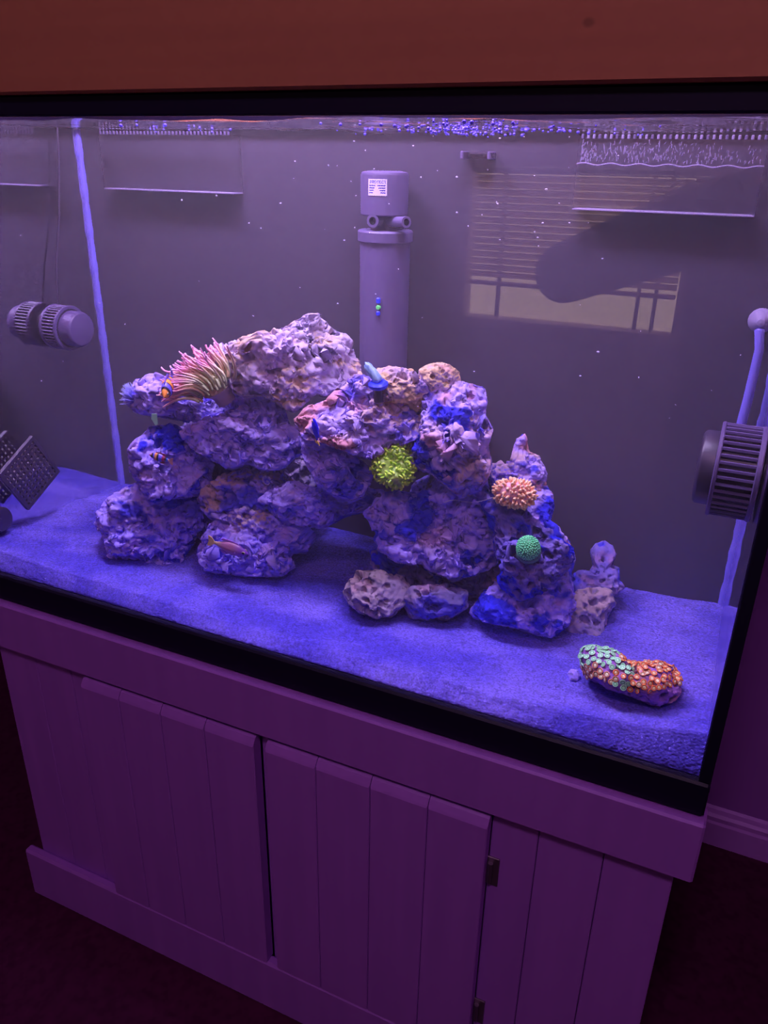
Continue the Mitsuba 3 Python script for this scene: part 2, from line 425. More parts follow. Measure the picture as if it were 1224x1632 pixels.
def sst(a, b, x):
    t = np.clip((x - a) / (b - a), 0, 1)
    return t * t * (3 - 2 * t)


GREY, PALE, TAN, CLIP_BLUE, PINK, ALGAE = (.34, .265, .95), (.52, .42, .70), (.56, .40, .21), (.006, .010, .60), (.55, .27, .33), (.30, .26, .30)  # rock tints; grey carries the LED blue, strong blue the clipped light


def rock(label, outline, Y, T=None, seed=0, tan=.3, blue=.35, pink=.1, pale=.35, sub=6, tilt=False, crag=1.0, base=GREY, name='live_rock', group=None, build=True, grow=1.07):
    """A craggy, pitted lump whose outline from the front is given in pixels; T is half its depth in metres."""
    ol = np.array(outline, float)
    poly = Polygon(ol).buffer(0)
    cu, cv = poly.representative_point().coords[0] if not poly.contains(poly.centroid) else poly.centroid.coords[0]
    C = AT(cu, cv, Y=Y)
    ol = np.array([cu, cv]) + (ol - [cu, cv]) * grow
    n = CAM - C
    n[2] *= 1.0 if tilt else 1.25
    n /= np.linalg.norm(n)
    e1 = np.cross([0, 0, 1], n); e1 /= np.linalg.norm(e1); e2 = np.cross(n, e1)
    closed = np.vstack([ol, ol[:1]])
    dense = np.vstack([closed[i] + (closed[i + 1] - closed[i]) * np.linspace(0, 1, 12, endpoint=False)[:, None] for i in range(len(ol))])
    P = []
    for u, v in dense:
        d = ray(u, v); t = ((C - CAM) @ n) / (d @ n); P.append(CAM + t * d - C)
    P = np.array(P); a, b = P @ e1, P @ e2
    th = np.arctan2(b, a); rr = np.hypot(a, b)
    o = np.argsort(th); th, rr = th[o], rr[o]
    th = np.concatenate([th - 2 * math.pi, th, th + 2 * math.pi]); rr = np.tile(rr, 3)
    s = math.sqrt(rr.max() * rr.min()) + rr.mean(); s *= .5
    if T is None: T = .62 * min(np.ptp(a), np.ptp(b)) * .5 + .012
    ico = trimesh.creation.icosphere(subdivisions=sub)
    D = np.asarray(ico.vertices); Fc = np.asarray(ico.faces)
    rho = np.hypot(D[:, 0], D[:, 1]); r = np.interp(np.arctan2(D[:, 1], D[:, 0]), th, rr)
    nrm = (rho ** 3.2 + np.abs(D[:, 2]) ** 3.2) ** (1 / 3.2); q = rho / nrm
    w = .75 + .6 * meshkit.fbm(D * 1.3 + seed * 3.1, 2, seed)
    V = C + (e1 * D[:, :1] + e2 * D[:, 1:2]) * (r * q / np.maximum(rho, 1e-9))[:, None] + n * (T * w * D[:, 2] / nrm)[:, None]
    lim = np.clip(s / .05, .40, 1.1) * crag
    rnd = np.random.default_rng(100 + seed)

    def normals(V):
        return np.asarray(trimesh.Trimesh(V, Fc, process=False).vertex_normals)
    q = V + seed * .37
    vec = lambda f, o, k: np.stack([meshkit.fbm(q * f, o, seed + k + j) - .5 for j in (0, 40, 80)], 1) * 2
    V = V + lim * (.014 * vec(22, 2, 5) + .0080 * vec(64, 2, 6))
    N = normals(V)
    q = V + seed * .37
    rid = 1 - np.abs(2 * meshkit.fbm(q * 40, 3, seed) - 1) * 2
    V = V + N * ((lim * .008 * (rid - .5))[:, None])
    N = normals(V)
    # hollows and pits
    k = int(170 * (s / .06) ** 1.4)
    kk = cKDTree(V)
    for i in rnd.integers(0, len(V), k):
        big = rnd.random() < .10
        R = (rnd.uniform(.0055, .0105) if big else rnd.uniform(.0028, .0068)) * min(1, s / .045)
        near = kk.query_ball_point(V[i], R * 1.4)
        if not near: continue
        near = np.array(near); dvec = (V[near] - V[i]); ax = rnd.normal(size=3); ax /= np.linalg.norm(ax)
        dvec = dvec - ax * (dvec @ ax)[:, None] * .45
        d = np.linalg.norm(dvec, axis=1) / R
        V[near] -= N[near] * (R * (1.5 if big else 1.9) * np.clip(1 - d ** (4 if big else 2), 0, 1))[:, None]
    N = normals(V)
    q = V + seed * .37
    V = V + N * (lim * (.0048 * (meshkit.fbm(q * 75, 2, seed + 2) - .5) * 2 + .0030 * (meshkit.noise(q * 210, seed + 4) - .5) * 2 + .0016 * (meshkit.noise(q * 420, seed + 14) - .5) * 2))[:, None]
    # keep within the outline seen from the front
    lo = V - C; aa, bb_, cc_ = lo @ e1, lo @ e2, lo @ n
    ro = np.interp(np.arctan2(bb_, aa), th, rr) * (1.03 + .22 * (meshkit.fbm(q * 60, 3, seed + 91) - .5)); ra = np.hypot(aa, bb_) + 1e-9
    fac = np.where(ra > ro, ro / ra * (1 - .04 * sst(1.0, 1.3, ra / ro)), 1.0)
    V = C + e1 * (aa * fac)[:, None] + e2 * (bb_ * fac)[:, None] + n * cc_[:, None]
    N = normals(V)
    # coralline crust, with lit tops, clipped blue light and pinhole shade painted in
    f1, f2, f3 = (meshkit.fbm(q * sc_, 3, seed + j) for sc_, j in ((30, 21), (22, 33), (42, 47)))
    fine = meshkit.noise(q * 380, seed + 8)
    C_ = mixv(base, PALE, pale * (.4 + 1.2 * meshkit.fbm(q * 60, 2, seed + 61)) * sst(.3, .6, meshkit.fbm(q * 16, 2, seed + 71)))
    up = sst(.0, .75, N[:, 2])
    C_ = mixv(C_, TAN, sst(.62 - .35 * tan, .78 - .35 * tan, f2 + .25 * (up - .5)) * min(1, 2.2 * tan) * .9)  # tan favours upward faces, painting overhead light on the tops
    C_ = mixv(C_, PINK, sst(.66 - .3 * pink, .8 - .3 * pink, f3) * min(1, 3 * pink))
    C_ = mixv(C_, CLIP_BLUE, sst(.69 - .28 * blue, .76 - .28 * blue, f1) * min(1, 2.5 * blue) * .94)  # blue patches paint clipped blue light into the rock colour
    C_ = C_ * ((.82 + .36 * fine) * (1 - .55 * sst(.70, .80, meshkit.noise(q * 250, seed + 99))))[:, None]  # dark specks paint the shade of pinholes
    mesh = trimesh.Trimesh(V, Fc, process=False)
    if not build: return mesh, N, C, C_
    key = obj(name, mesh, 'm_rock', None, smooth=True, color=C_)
    tag(key, label, 'rock', group)
    ROCKS[key] = (mesh, N)
    return key


rock('big pale craggy rock forming the highest crest of the reef, right of the pink anemone', [(348, 566), (360, 550), (385, 545), (415, 543), (440, 535), (456, 530), (470, 520), (480, 516), (498, 511), (510, 517), (523, 530), (540, 540), (555, 560), (561, 578), (566, 598), (560, 615), (545, 622), (530, 630), (510, 628), (496, 622), (482, 640), (468, 650), (452, 643), (438, 634), (420, 627), (395, 628), (372, 615), (355, 590)],
     .188, .050, 1, tan=.42, blue=.12, pink=.06, pale=.9, base=(.46, .40, .60))
rock('flat overhanging ledge that the pink anemone sits on', [(208, 640), (215, 622), (232, 606), (252, 600), (280, 612), (310, 626), (350, 624), (380, 622), (402, 632), (408, 645), (396, 660), (378, 672), (350, 668), (324, 676), (290, 668), (258, 662), (228, 657)],
     .176, .050, 2, tan=.08, blue=.18, pink=.05, pale=.4)
rock('mauve slab wedged under the anemone ledge, left of the dark gap', [(298, 692), (318, 678), (345, 668), (385, 655), (420, 645), (438, 644), (446, 660), (452, 682), (478, 688), (495, 700), (486, 712), (458, 730), (446, 744), (420, 747), (396, 735), (372, 744), (346, 730), (318, 716)],
     .175, .055, 3, tan=.05, blue=.12, pale=.35)
rock('rounded boulder at the left of the reef with small clownfish in front of it', [(214, 716), (228, 706), (244, 692), (272, 686), (300, 698), (322, 716), (334, 745), (330, 768), (312, 786), (272, 792), (244, 798), (226, 776), (212, 752)],
     .150, .055, 4, tan=.04, blue=.42, pale=.25)
rock('lowest rock at the left end of the reef, resting on the sand', [(160, 835), (178, 806), (205, 786), (228, 780), (262, 778), (292, 784), (314, 800), (328, 816), (324, 842), (304, 858), (292, 884), (280, 902), (240, 900), (200, 893), (178, 884), (174, 862)],
     .150, .06, 5, tan=.06, blue=.36, pale=.3)
rock('rough rock with brown algae patches in the left middle of the reef', [(322, 796), (340, 774), (372, 762), (410, 752), (440, 750), (462, 772), (488, 790), (515, 806), (512, 826), (488, 838), (462, 846), (420, 850), (380, 838), (342, 822)],
     .195, .055, 6, tan=.36, blue=.34, pale=.3)
rock('broad base rock on the sand behind the violet fish', [(346, 838), (372, 832), (410, 838), (446, 840), (478, 846), (496, 858), (482, 880), (458, 880), (462, 902), (446, 916), (410, 918), (370, 914), (336, 906), (322, 886), (332, 862)],
     .165, .05, 7, tan=.10, blue=.16, pale=.35)
rock('wedge shaped pitted rock standing left of the green coral', [(484, 702), (500, 700), (524, 710), (548, 720), (572, 736), (588, 752), (586, 770), (574, 788), (556, 792), (530, 784), (508, 770), (494, 744), (486, 722)],
     .158, .040, 8, tan=.05, blue=.34, pale=.25, crag=1.15)
rock('long low slab bridging the dark hole in the middle of the reef', [(420, 800), (444, 782), (476, 772), (505, 782), (540, 786), (575, 780), (612, 786), (616, 798), (606, 812), (572, 814), (544, 822), (520, 836), (488, 836), (452, 826)],
     .195, .036, 9, tan=.06, blue=.3, pale=.25)
rock('large purple encrusted rock hanging over the green coral', [(480, 672), (496, 656), (512, 648), (532, 640), (552, 618), (566, 604), (590, 606), (612, 612), (636, 626), (656, 652), (668, 680), (664, 694), (640, 704), (622, 716), (594, 726), (562, 722), (534, 708), (498, 696)],
     .168, .046, 10, tan=.34, blue=.28, pink=.42, pale=.6)
rock('tan arched rock with two openings on the right of the reef top', [(600, 606), (606, 590), (622, 586), (640, 583), (656, 590), (660, 598), (676, 610), (682, 630), (674, 646), (660, 660), (640, 656), (616, 648), (602, 630)],
     .190, .045, 11, tan=.85, blue=.2, pink=.2, pale=.7, base=(.42, .32, .36))
rock('golden knob topping the right of the reef', [(668, 606), (672, 592), (686, 584), (700, 581), (716, 586), (728, 596), (730, 612), (726, 624), (706, 630), (686, 632), (672, 622)],
     .205, .035, 12, tan=.9, blue=.04, pink=.2, pale=.6, base=(.40, .30, .34))
rock('tall blotchy rock forming the right hand pillar of the reef', [(676, 646), (690, 632), (712, 626), (734, 624), (752, 627), (768, 630), (770, 652), (766, 672), (776, 690), (772, 708), (778, 736), (772, 760), (752, 778), (732, 786), (716, 768), (694, 752), (668, 740), (656, 730), (660, 714), (672, 700), (678, 676)],
     .200, .055, 13, tan=.28, blue=.42, pink=.24, pale=.5)
rock('holey lower rock under the right hand pillar', [(598, 826), (612, 806), (640, 798), (664, 800), (690, 790), (702, 768), (730, 776), (756, 768), (782, 786), (790, 814), (796, 846), (800, 876), (786, 896), (754, 908), (720, 918), (694, 908), (664, 896), (640, 892), (618, 876), (606, 852)],
     .215, .065, 14, tan=.05, blue=.42, pale=.3, crag=1.25)
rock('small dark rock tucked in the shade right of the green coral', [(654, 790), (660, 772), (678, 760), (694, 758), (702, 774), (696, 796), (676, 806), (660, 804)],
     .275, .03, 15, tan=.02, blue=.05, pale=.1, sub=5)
rock('pointed spire of rock behind the orange coral', [(782, 762), (786, 744), (800, 738), (814, 742), (820, 716), (826, 702), (832, 698), (838, 708), (842, 728), (856, 732), (864, 748), (868, 766), (866, 790), (838, 806), (804, 800), (788, 784)],
     .245, .035, 16, tan=.3, blue=.36, pink=.45, pale=.4)
rock('knobby blue rock right of the orange coral', [(838, 792), (852, 776), (870, 776), (880, 792), (882, 812), (876, 832), (890, 842), (904, 858), (908, 876), (884, 884), (856, 862), (840, 830)],
     .225, .03, 17, tan=.12, blue=.55, pink=.25, pale=.3)
rock('leaning rock plate that carries the green ball coral', [(772, 812), (790, 804), (812, 810), (838, 822), (866, 846), (890, 862), (908, 876), (906, 896), (892, 914), (878, 926), (858, 944), (832, 952), (808, 944), (794, 922), (798, 896), (792, 866), (782, 836)],
     .175, .04, 18, tan=.06, blue=.62, pale=.15, crag=.7, base=(.09, .07, .42))
rock('low rubbly rock at the foot of the leaning plate', [(758, 978), (772, 952), (794, 930), (818, 946), (848, 950), (876, 930), (892, 912), (908, 936), (912, 966), (900, 996), (876, 1016), (846, 1008), (810, 998), (780, 992)],
     .185, .05, 19, tan=.05, blue=.5, pale=.2)
rock('square upright stub of blue rock beside the lumpy column', [(892, 886), (900, 880), (914, 882), (918, 894), (912, 912), (912, 944), (908, 962), (894, 962), (890, 930), (894, 906)],
     .265, .014, 20, tan=.02, blue=.35, pale=.25, sub=5, crag=.5, base=(.13, .10, .46))
rock('lumpy blue column standing apart on the sand at the right', [(940, 912), (946, 900), (942, 884), (950, 870), (964, 864), (976, 870), (981, 886), (974, 900), (984, 906), (986, 926), (994, 938), (984, 950), (952, 954), (922, 952), (914, 934), (918, 914), (930, 910)],
     .280, .022, 21, tan=.03, blue=.3, pale=.3, sub=5, crag=.55, base=(.13, .10, .48))
rock('dusty yellowish rubble mound in front of the lumpy column', [(890, 990), (904, 962), (924, 944), (950, 940), (972, 946), (980, 962), (966, 986), (962, 1010), (964, 1034), (946, 1040), (924, 1026), (906, 1010)],
     .225, .03, 22, tan=.22, blue=.05, pale=.3, sub=5, crag=.55, base=(.19, .155, .42))
rock('round grey algae covered stone lying on the sand in front of the reef', [(553, 944), (560, 922), (574, 908), (598, 906), (622, 914), (640, 922), (650, 942), (644, 966), (626, 980), (600, 984), (574, 974), (560, 962)],
     .125, .028, 23, tan=.10, blue=.02, pale=.35, crag=.55, sub=5, base=(.19, .165, .26))
rock('flat dusty stone half sunk in the sand right of the round grey stone', [(644, 958), (656, 940), (684, 932), (716, 932), (742, 944), (740, 968), (716, 984), (684, 988), (656, 982)],
     .150, .030, 24, tan=.08, blue=.22, pale=.25, crag=.6, sub=5, base=(.13, .11, .32))
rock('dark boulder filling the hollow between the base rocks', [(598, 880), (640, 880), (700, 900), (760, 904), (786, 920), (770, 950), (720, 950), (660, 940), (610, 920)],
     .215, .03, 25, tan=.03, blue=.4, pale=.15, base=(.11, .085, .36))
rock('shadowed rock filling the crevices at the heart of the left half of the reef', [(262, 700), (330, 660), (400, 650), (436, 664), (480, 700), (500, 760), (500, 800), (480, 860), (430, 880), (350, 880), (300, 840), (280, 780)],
     .262, .040, 27, tan=.10, blue=.15, pale=.2, base=(.16, .12, .36), grow=1.0)  # darker base puts crevice shade into this filler rock
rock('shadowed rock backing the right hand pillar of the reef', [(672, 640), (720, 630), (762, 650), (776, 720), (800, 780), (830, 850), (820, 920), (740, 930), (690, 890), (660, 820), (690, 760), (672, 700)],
     .270, .038, 28, tan=.10, blue=.2, pale=.2, base=(.16, .12, .36), grow=1.0)  # base darkened as well, painting the shade behind the pillar
rock('tiny dark pebble on the sand left of the orange polyp rock', [(904, 1074), (910, 1067), (920, 1068), (925, 1078), (920, 1086), (908, 1086)],
     .085, .008, 26, tan=.0, blue=.0, pale=.05, sub=3, crag=.4, name='pebble')
# ------------------------------------------------------------------ corals and anemones
def lerp(a, b, t): return np.asarray(a) + (np.asarray(b) - np.asarray(a)) * t


def vcol(n_ring, k, cols):
    """Colours for a tube of k rings of n_ring vertices and its two tips, running through cols."""
    t = np.linspace(0, 1, k); cols = np.asarray(cols, float); xs = np.linspace(0, 1, len(cols))
    c = np.stack([np.interp(t, xs, cols[:, j]) for j in range(3)], 1)
    return np.vstack([np.repeat(c, n_ring, 0), c[:1], c[-1:]])


def before(u, v, gap, rad=5.0):
    """A point gap metres in front of the nearest rock that the photograph shows about pixel u, v."""
    best = 9.0
    for mesh, N in ROCKS.values():
        V = np.asarray(mesh.vertices) - CAM; zz = V @ FW
        d = np.hypot(612 + F * (V @ RT) / zz - u, 816 - F * (V @ UP) / zz - v)
        if (d < rad).any(): best = min(best, zz[d < rad].min())
    return CAM + ray(u, v) * (best - gap)


rnd = np.random.default_rng(11)
an = thing('sea_anemone', 'pink and cream sea anemone with long tentacles swept left on the rock ledge', 'anemone')
foot = AT(355, 629, Y=.124)
ax = np.array([-.35, -.30, .85])
colm = lathe([(0, -.012), (.012, -.011), (.0115, -.004), (.014, .003), (.019, .008), (.022, .011), (.013, .014), (0, .015)], 28, ax, foot)
cv = np.asarray(colm.vertices); cv += .0018 * (meshkit.noise(cv * 220, 2)[:, None] - .5)
obj('column', colm, 'm_soft', an, smooth=True, color=mixv((.40, .28, .32), (.62, .50, .36), sst(foot[2] - .01, foot[2] + .02, cv[:, 2])), label='pinkish brown foot')
for i in range(170):
    s = rnd.random()
    layer = rnd.random()
    ru, rv = lerp((374, 606), (316, 636), s ** .9) + rnd.normal(0, 3, 2) + np.array([-14, -16]) * layer * (1 - .5 * s)
    ang = math.radians(lerp(108, 183, min(1, s * 1.02 + rnd.normal(0, .07))))
    Lp = lerp(52, 66, rnd.random()) * (1 - .12 * (1 - s)) * (.92 + .22 * (1 - abs(2 * s - 1)))
    a2 = ang + math.radians(12 + rnd.normal(0, 7))
    p0 = np.array([ru, rv]); p1 = p0 + Lp * .42 * np.array([math.cos(ang - .25), -math.sin(ang - .25)])
    p2 = p1 + Lp * .36 * np.array([math.cos(a2), -math.sin(a2)]); p3 = p2 + Lp * .26 * np.array([math.cos(a2 + rnd.normal(.0, .28)), -math.sin(a2 + rnd.normal(.0, .28))])
    y0 = .120 - .028 * (1 - layer) * rnd.random() - .004; dy = rnd.normal(-.006, .012)
    cps = [AT(*p, Y=y0 + dy * t + (.012 * layer * t)) for p, t in ((p0, 0), (p1, .4), (p2, .75), (p3, 1))]
    tt = np.linspace(0, 3, 13); xs = np.arange(4)
    from scipy.interpolate import CubicSpline
    pts = CubicSpline(xs, np.array(cps))(tt)
    rr = lerp(.0018, .0011, np.linspace(0, 1, 13) ** 1.5) * rnd.uniform(.8, 1.15)
    pink = (.95, .30, .68) if rnd.random() < .65 else (.95, .48, .50)
    cols = [(.42, .50, .26), (.66, .74, .40), (.90, .80, .52), (.95, .56, .55), pink, (.95, .62, .85)] if rnd.random() < .75 else [(.55, .42, .22), (.80, .62, .38), (.92, .72, .50), (.92, .48, .45), (.88, .34, .60)]
    obj("tentacle", tube(pts, rr, 6), "m_soft", an, smooth=True, color=np.clip(vcol(6, 13, cols) * rnd.uniform(.72, 1.1), 0, 1))

tw = thing('tube_anemone', 'small violet blue anemone with short spiky tentacles on the left tip of the ledge', 'anemone')
c0 = AT(226, 640, Y=.120)
axis = np.array([-.72, -.45, .30]); axis /= np.linalg.norm(axis)
obj('column', lathe([(0, -.016), (.007, -.014), (.006, 0), (.010, .007), (.006, .009), (0, .009)], 20, axis, c0), 'm_soft', tw, smooth=True, color=np.tile((.30, .26, .62), (120, 1)))
for i in range(70):
    d = rnd.normal(size=3); d = d / np.linalg.norm(d) + axis * 1.25; d[2] += .1; d /= np.linalg.norm(d)
    p0 = c0 + axis * .006 + d * .004; L = rnd.uniform(.013, .021)
    pts = [p0, p0 + d * L * .35, p0 + d * L * .7 + [0, 0, .002], p0 + d * L + [0, 0, .003]]
    obj('tentacle', tube(pts, [.0010, .0009, .0008, .0005], 5), 'm_soft', tw, smooth=True, color=vcol(5, 4, [(.12, .10, .55), (.22, .20, .85), (.50, .55, .95)]))

gc = thing('frilly_coral', 'bright lime green frilly coral hanging in the dark gap of the reef', 'coral')
gouts = [(597, 746), (608, 728), (622, 718), (632, 706), (650, 708), (652, 730), (658, 742), (654, 758), (640, 774), (626, 772), (606, 762)]
gm, gN, gC, _ = rock('', gouts, .150, .026, 40, sub=5, crag=.5, build=False)
gv = np.asarray(gm.vertices)
obj('base', gm, 'm_soft', gc, smooth=True, color=mixv((.26, .46, .06), (.40, .66, .09), meshkit.noise(gv * 200, 3)))
pick, last = [], []
face = np.where(gN @ (CAM - gC) / np.linalg.norm(CAM - gC) > -.2)[0]
for i in rnd.permutation(face):
    if all(np.sum((gv[i] - q) ** 2) > .0030 ** 2 for q in last):
        last.append(gv[i]); pick.append(i)
    if len(pick) >= 270: break
for i in pick:
    p, n_ = gv[i] - gN[i] * .001, gN[i] + rnd.normal(0, .35, 3); n_ /= np.linalg.norm(n_)
    sd = np.cross(n_, rnd.normal(size=3)); sd /= np.linalg.norm(sd); L = rnd.uniform(.003, .0055)
    pts = [p, p + n_ * L * .5 + sd * .001, p + n_ * L * .85 + sd * .0026, p + n_ * L * .9 + sd * .005]
    tcol = lerp((.52, .95, .05), (.75, 1.0, .12), rnd.random())
    obj('frond', tube(pts, [.0012, .0014, .0015, .0012], 5), 'm_soft', gc, smooth=True, color=vcol(5, 4, [(.26, .44, .05), (.40, .78, .06), tcol, tcol]))

oc = thing('branching_coral', 'peach orange branching coral cushion on the blue rock at the right', 'coral')
oo = [(786, 786), (790, 772), (806, 765), (826, 765), (846, 772), (855, 788), (850, 802), (836, 810), (816, 806), (796, 800)]
om, oN, oC, _ = rock('', oo, .165, .022, 41, sub=4, crag=.25, build=False)
ov = np.asarray(om.vertices); ov[:] = oC + (ov - oC) * .80
obj('base', om, 'm_soft', oc, smooth=True, color=np.tile((.70, .40, .46), (len(ov), 1)), label='mauve pink base')
last = []
face = np.where(oN @ (CAM - oC) / np.linalg.norm(CAM - oC) > -.35)[0]
for i in rnd.permutation(face):
    if any(np.sum((ov[i] - q) ** 2) < .0040 ** 2 for q in last): continue
    last.append(ov[i])
    n_ = oN[i] * .6 + (ov[i] - oC) / np.linalg.norm(ov[i] - oC) * .6 + rnd.normal(0, .18, 3); n_ /= np.linalg.norm(n_)
    L = rnd.uniform(.0045, .0075)
    a = ov[i] - n_ * .002
    obj('branch', tube([a, a + n_ * L * .5, a + n_ * L * .9, a + n_ * (L + .001)], [.0019, .0017, .0018, .0012], 7), 'm_soft', oc, smooth=True, color=vcol(7, 4, [(.80, .36, .26), (.95, .52, .28), (.98, .72, .42)]))
    if rnd.random() < .6:
        b = a + n_ * L * .45; n2 = n_ + rnd.normal(0, .55, 3); n2 /= np.linalg.norm(n2)
        obj('branch', tube([b, b + n2 * .003, b + n2 * .0048], [.0014, .0015, .0010], 6), 'm_soft', oc, smooth=True, color=vcol(6, 3, [(.95, .50, .30), (.98, .72, .42)]))

gb = thing('brain_coral', 'small bright green ball of coral stuck on the leaning blue rock plate', 'coral')
bc = before(842, 873, .006, 10)
ic = trimesh.creation.icosphere(subdivisions=5, radius=1); dv = np.asarray(ic.vertices)
pts_ = dv[rnd.permutation(len(dv))[:4000]]; sel = []
for q in pts_:
    if all(q @ s_ < math.cos(.155) for s_ in sel): sel.append(q)
sel = np.array(sel); dist = cKDTree(sel).query(dv)[0]
nub = np.clip(1 - (dist / .085) ** 2, 0, 1)
bv = bc + dv * np.array([.0132, .0128, .0138]) * (1 + .085 * nub + .06 * (meshkit.fbm(dv * 2, 2, 4) - .5))[:, None]
obj('body', trimesh.Trimesh(bv, ic.faces, process=False), 'm_soft', gb, smooth=True, color=mixv((.05, .36, .13), (.20, 1.0, .42), nub))
obj('base', lathe([(0, -.016), (.012, -.0155), (.0145, -.011), (.0142, -.006), (.011, -.003), (0, -.003)], 28, (.1, -.45, .9), bc + [0, .004, -.002]), 'm_soft', gb, smooth=True, color=np.tile((.07, .20, .16), (168, 1)), label='dull green rim')

# polyp covered rock at the right
zm, zN, zC, zcol = rock('', [(931, 1050), (934, 1038), (948, 1034), (970, 1038), (988, 1044), (1000, 1056), (1026, 1056), (1050, 1057), (1068, 1066), (1078, 1082), (1077, 1102), (1064, 1118), (1046, 1124), (1020, 1112), (992, 1102), (962, 1092), (940, 1080)],
                        .078, .034, 50, tan=.0, blue=.1, pink=.3, pale=.1, sub=6, tilt=True, crag=.45, base=(.26, .11, .46), build=False)
zk = thing('polyp_rock', 'stone on the sand covered with orange and green button polyps', 'coral')
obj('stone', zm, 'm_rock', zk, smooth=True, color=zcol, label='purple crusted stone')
zv = np.asarray(zm.vertices)
toC = (CAM - zC) / np.linalg.norm(CAM - zC)
vv = zv - CAM; zz = vv @ FW; zu, zw = 612 + F * (vv @ RT) / zz, 816 - F * (vv @ UP) / zz
line = np.interp(zu, [930, 950, 985, 1020, 1050, 1080], [1082, 1074, 1094, 1102, 1098, 1090])
cand = np.where((zN @ toC > .12) & (zw < line))[0]
last = []


def polyp(p, n_, r, cols):
    n_ = n_ / np.linalg.norm(n_)
    prof = [(.55 * r, -.6 * r), (.62 * r, .15 * r), (1.0 * r, .42 * r), (1.04 * r, .52 * r), (.86 * r, .60 * r), (.60 * r, .50 * r), (.42 * r, .50 * r), (.16 * r, .58 * r), (.0, .54 * r)]
    ci = [0, 0, 1, 1, 1, 2, 3, 3, 4]
    return lathe(prof, 12, n_, p), np.repeat(np.array(cols)[ci], 12, 0)


ORA = [(.22, .05, .10), (1.0, .25, .06), (.25, .10, .05), (.92, .70, .32), (.55, .40, .15)]
GRN = [(.05, .16, .10), (.45, .95, .55), (.10, .35, .16), (.35, .90, .45), (.8, .95, .7)]
YEL = [(.18, .08, .08), (.75, .32, .16), (.10, .06, .05), (.92, .86, .50), (.45, .50, .20)]
for i in rnd.permutation(cand):
    if any(np.sum((zv[i] - q) ** 2) < .0049 ** 2 for q in last): continue
    last.append(zv[i])
    g_ = (zu[i] < 990 and zw[i] < 1060) or (abs(zw[i] - (1046 + (zu[i] - 950) * .42)) < 7 and zu[i] < 1012) or (np.hypot(zu[i] - 993, zw[i] - 1090) < 12)
    cols = GRN if g_ else (YEL if (zu[i] < 975 or rnd.random() < .22) else ORA)
    r_ = rnd.uniform(.0028, .0034)
    mm, cc = polyp(zv[i], zN[i] + rnd.normal(0, .15, 3), r_, np.clip(np.array(cols) * rnd.uniform(.85, 1.05), 0, 1))
    obj('polyp', mm, 'm_soft', zk, smooth=True, color=cc)
    if len(last) > 298: break

# blue stick coral on its plug
fg = thing('stick_coral', 'little pale blue stick coral on a blue plug at the top of the reef', 'coral')
pl = before(603, 612, .004, 8)
pts = [AT(u, v, Y=pl[1]) for u, v in ((602, 607), (599, 600), (593, 592), (587, 584), (584, 580))]
stv = tube(pts, [.0058, .0056, .0054, .0046, .0030], 14)
stv = stv.subdivide(); sv = np.asarray(stv.vertices)
c_ = np.array([p for p in pts]); dd, ii = cKDTree(np.array([lerp(pts[k], pts[k + 1], t) for k in range(4) for t in np.linspace(0, 1, 12)])).query(sv)
nz = meshkit.noise(sv * 520, 6)
stv = trimesh.Trimesh(sv + np.asarray(stv.vertex_normals) * (.0022 * (nz - .4))[:, None], stv.faces, process=False)
obj('branch', stv, 'm_soft', fg, smooth=True, color=mixv((.10, .22, .60), (.45, .70, .80), nz))
obj('plug', lathe([(0, -.004), (.010, -.004), (.0115, -.002), (.0115, .001), (.009, .003), (0, .003)], 28, (0, -.2, 1), pl), 'm_blue', fg, smooth=35, label='deep blue plug')
obj('stem', lathe([(0, -.022), (.0058, -.021), (.0052, -.004), (0, -.003)], 20, (0, -.1, 1), pl), 'm_blackplastic', fg, smooth=35)

fd = thing('feather_duster', 'tiny striped blue feather duster worm on the middle rocks', 'worm')
p0 = before(428, 767, .009, 9)
for i in range(26):
    a = i * 2.399; r_ = (.004 + .009 * ((i * .618) % 1))
    d = np.array([math.cos(a) * .9, -.6, math.sin(a) * .9]); d /= np.linalg.norm(d)
    obj('filament', tube([p0, p0 + d * r_ * .5, p0 + d * r_ + [0, .001, .001]], [.0009, .0008, .0006], 5), 'm_soft', fd, smooth=True, color=vcol(5, 3, [(.7, .62, .98), (.06, .03, .7), (.75, .7, .98)]))
obj('tube', tube([p0 + [0, .001, 0], p0 + [.004, .014, -.006], p0 + [.006, .03, -.02]], [.0028, .0030, .003], 10), 'm_soft', fd, smooth=True, color=np.tile((.24, .18, .42), (32, 1)))
lf = thing('seaweed_blade', 'pale green blade of seaweed under the left end of the ledge', 'seaweed')
p0 = before(246, 664, .004, 6)
v_ = prism([(-.0030, .004), (-.0042, -.003), (.0010, -.0125), (.0040, -.010), (.0042, .004)], .0012, p0, (.95, .3, 0), (0, 0, 1))
obj('blade', v_, 'm_soft', lf, color=np.tile((.30, .62, .42), (len(v_.vertices), 1)))


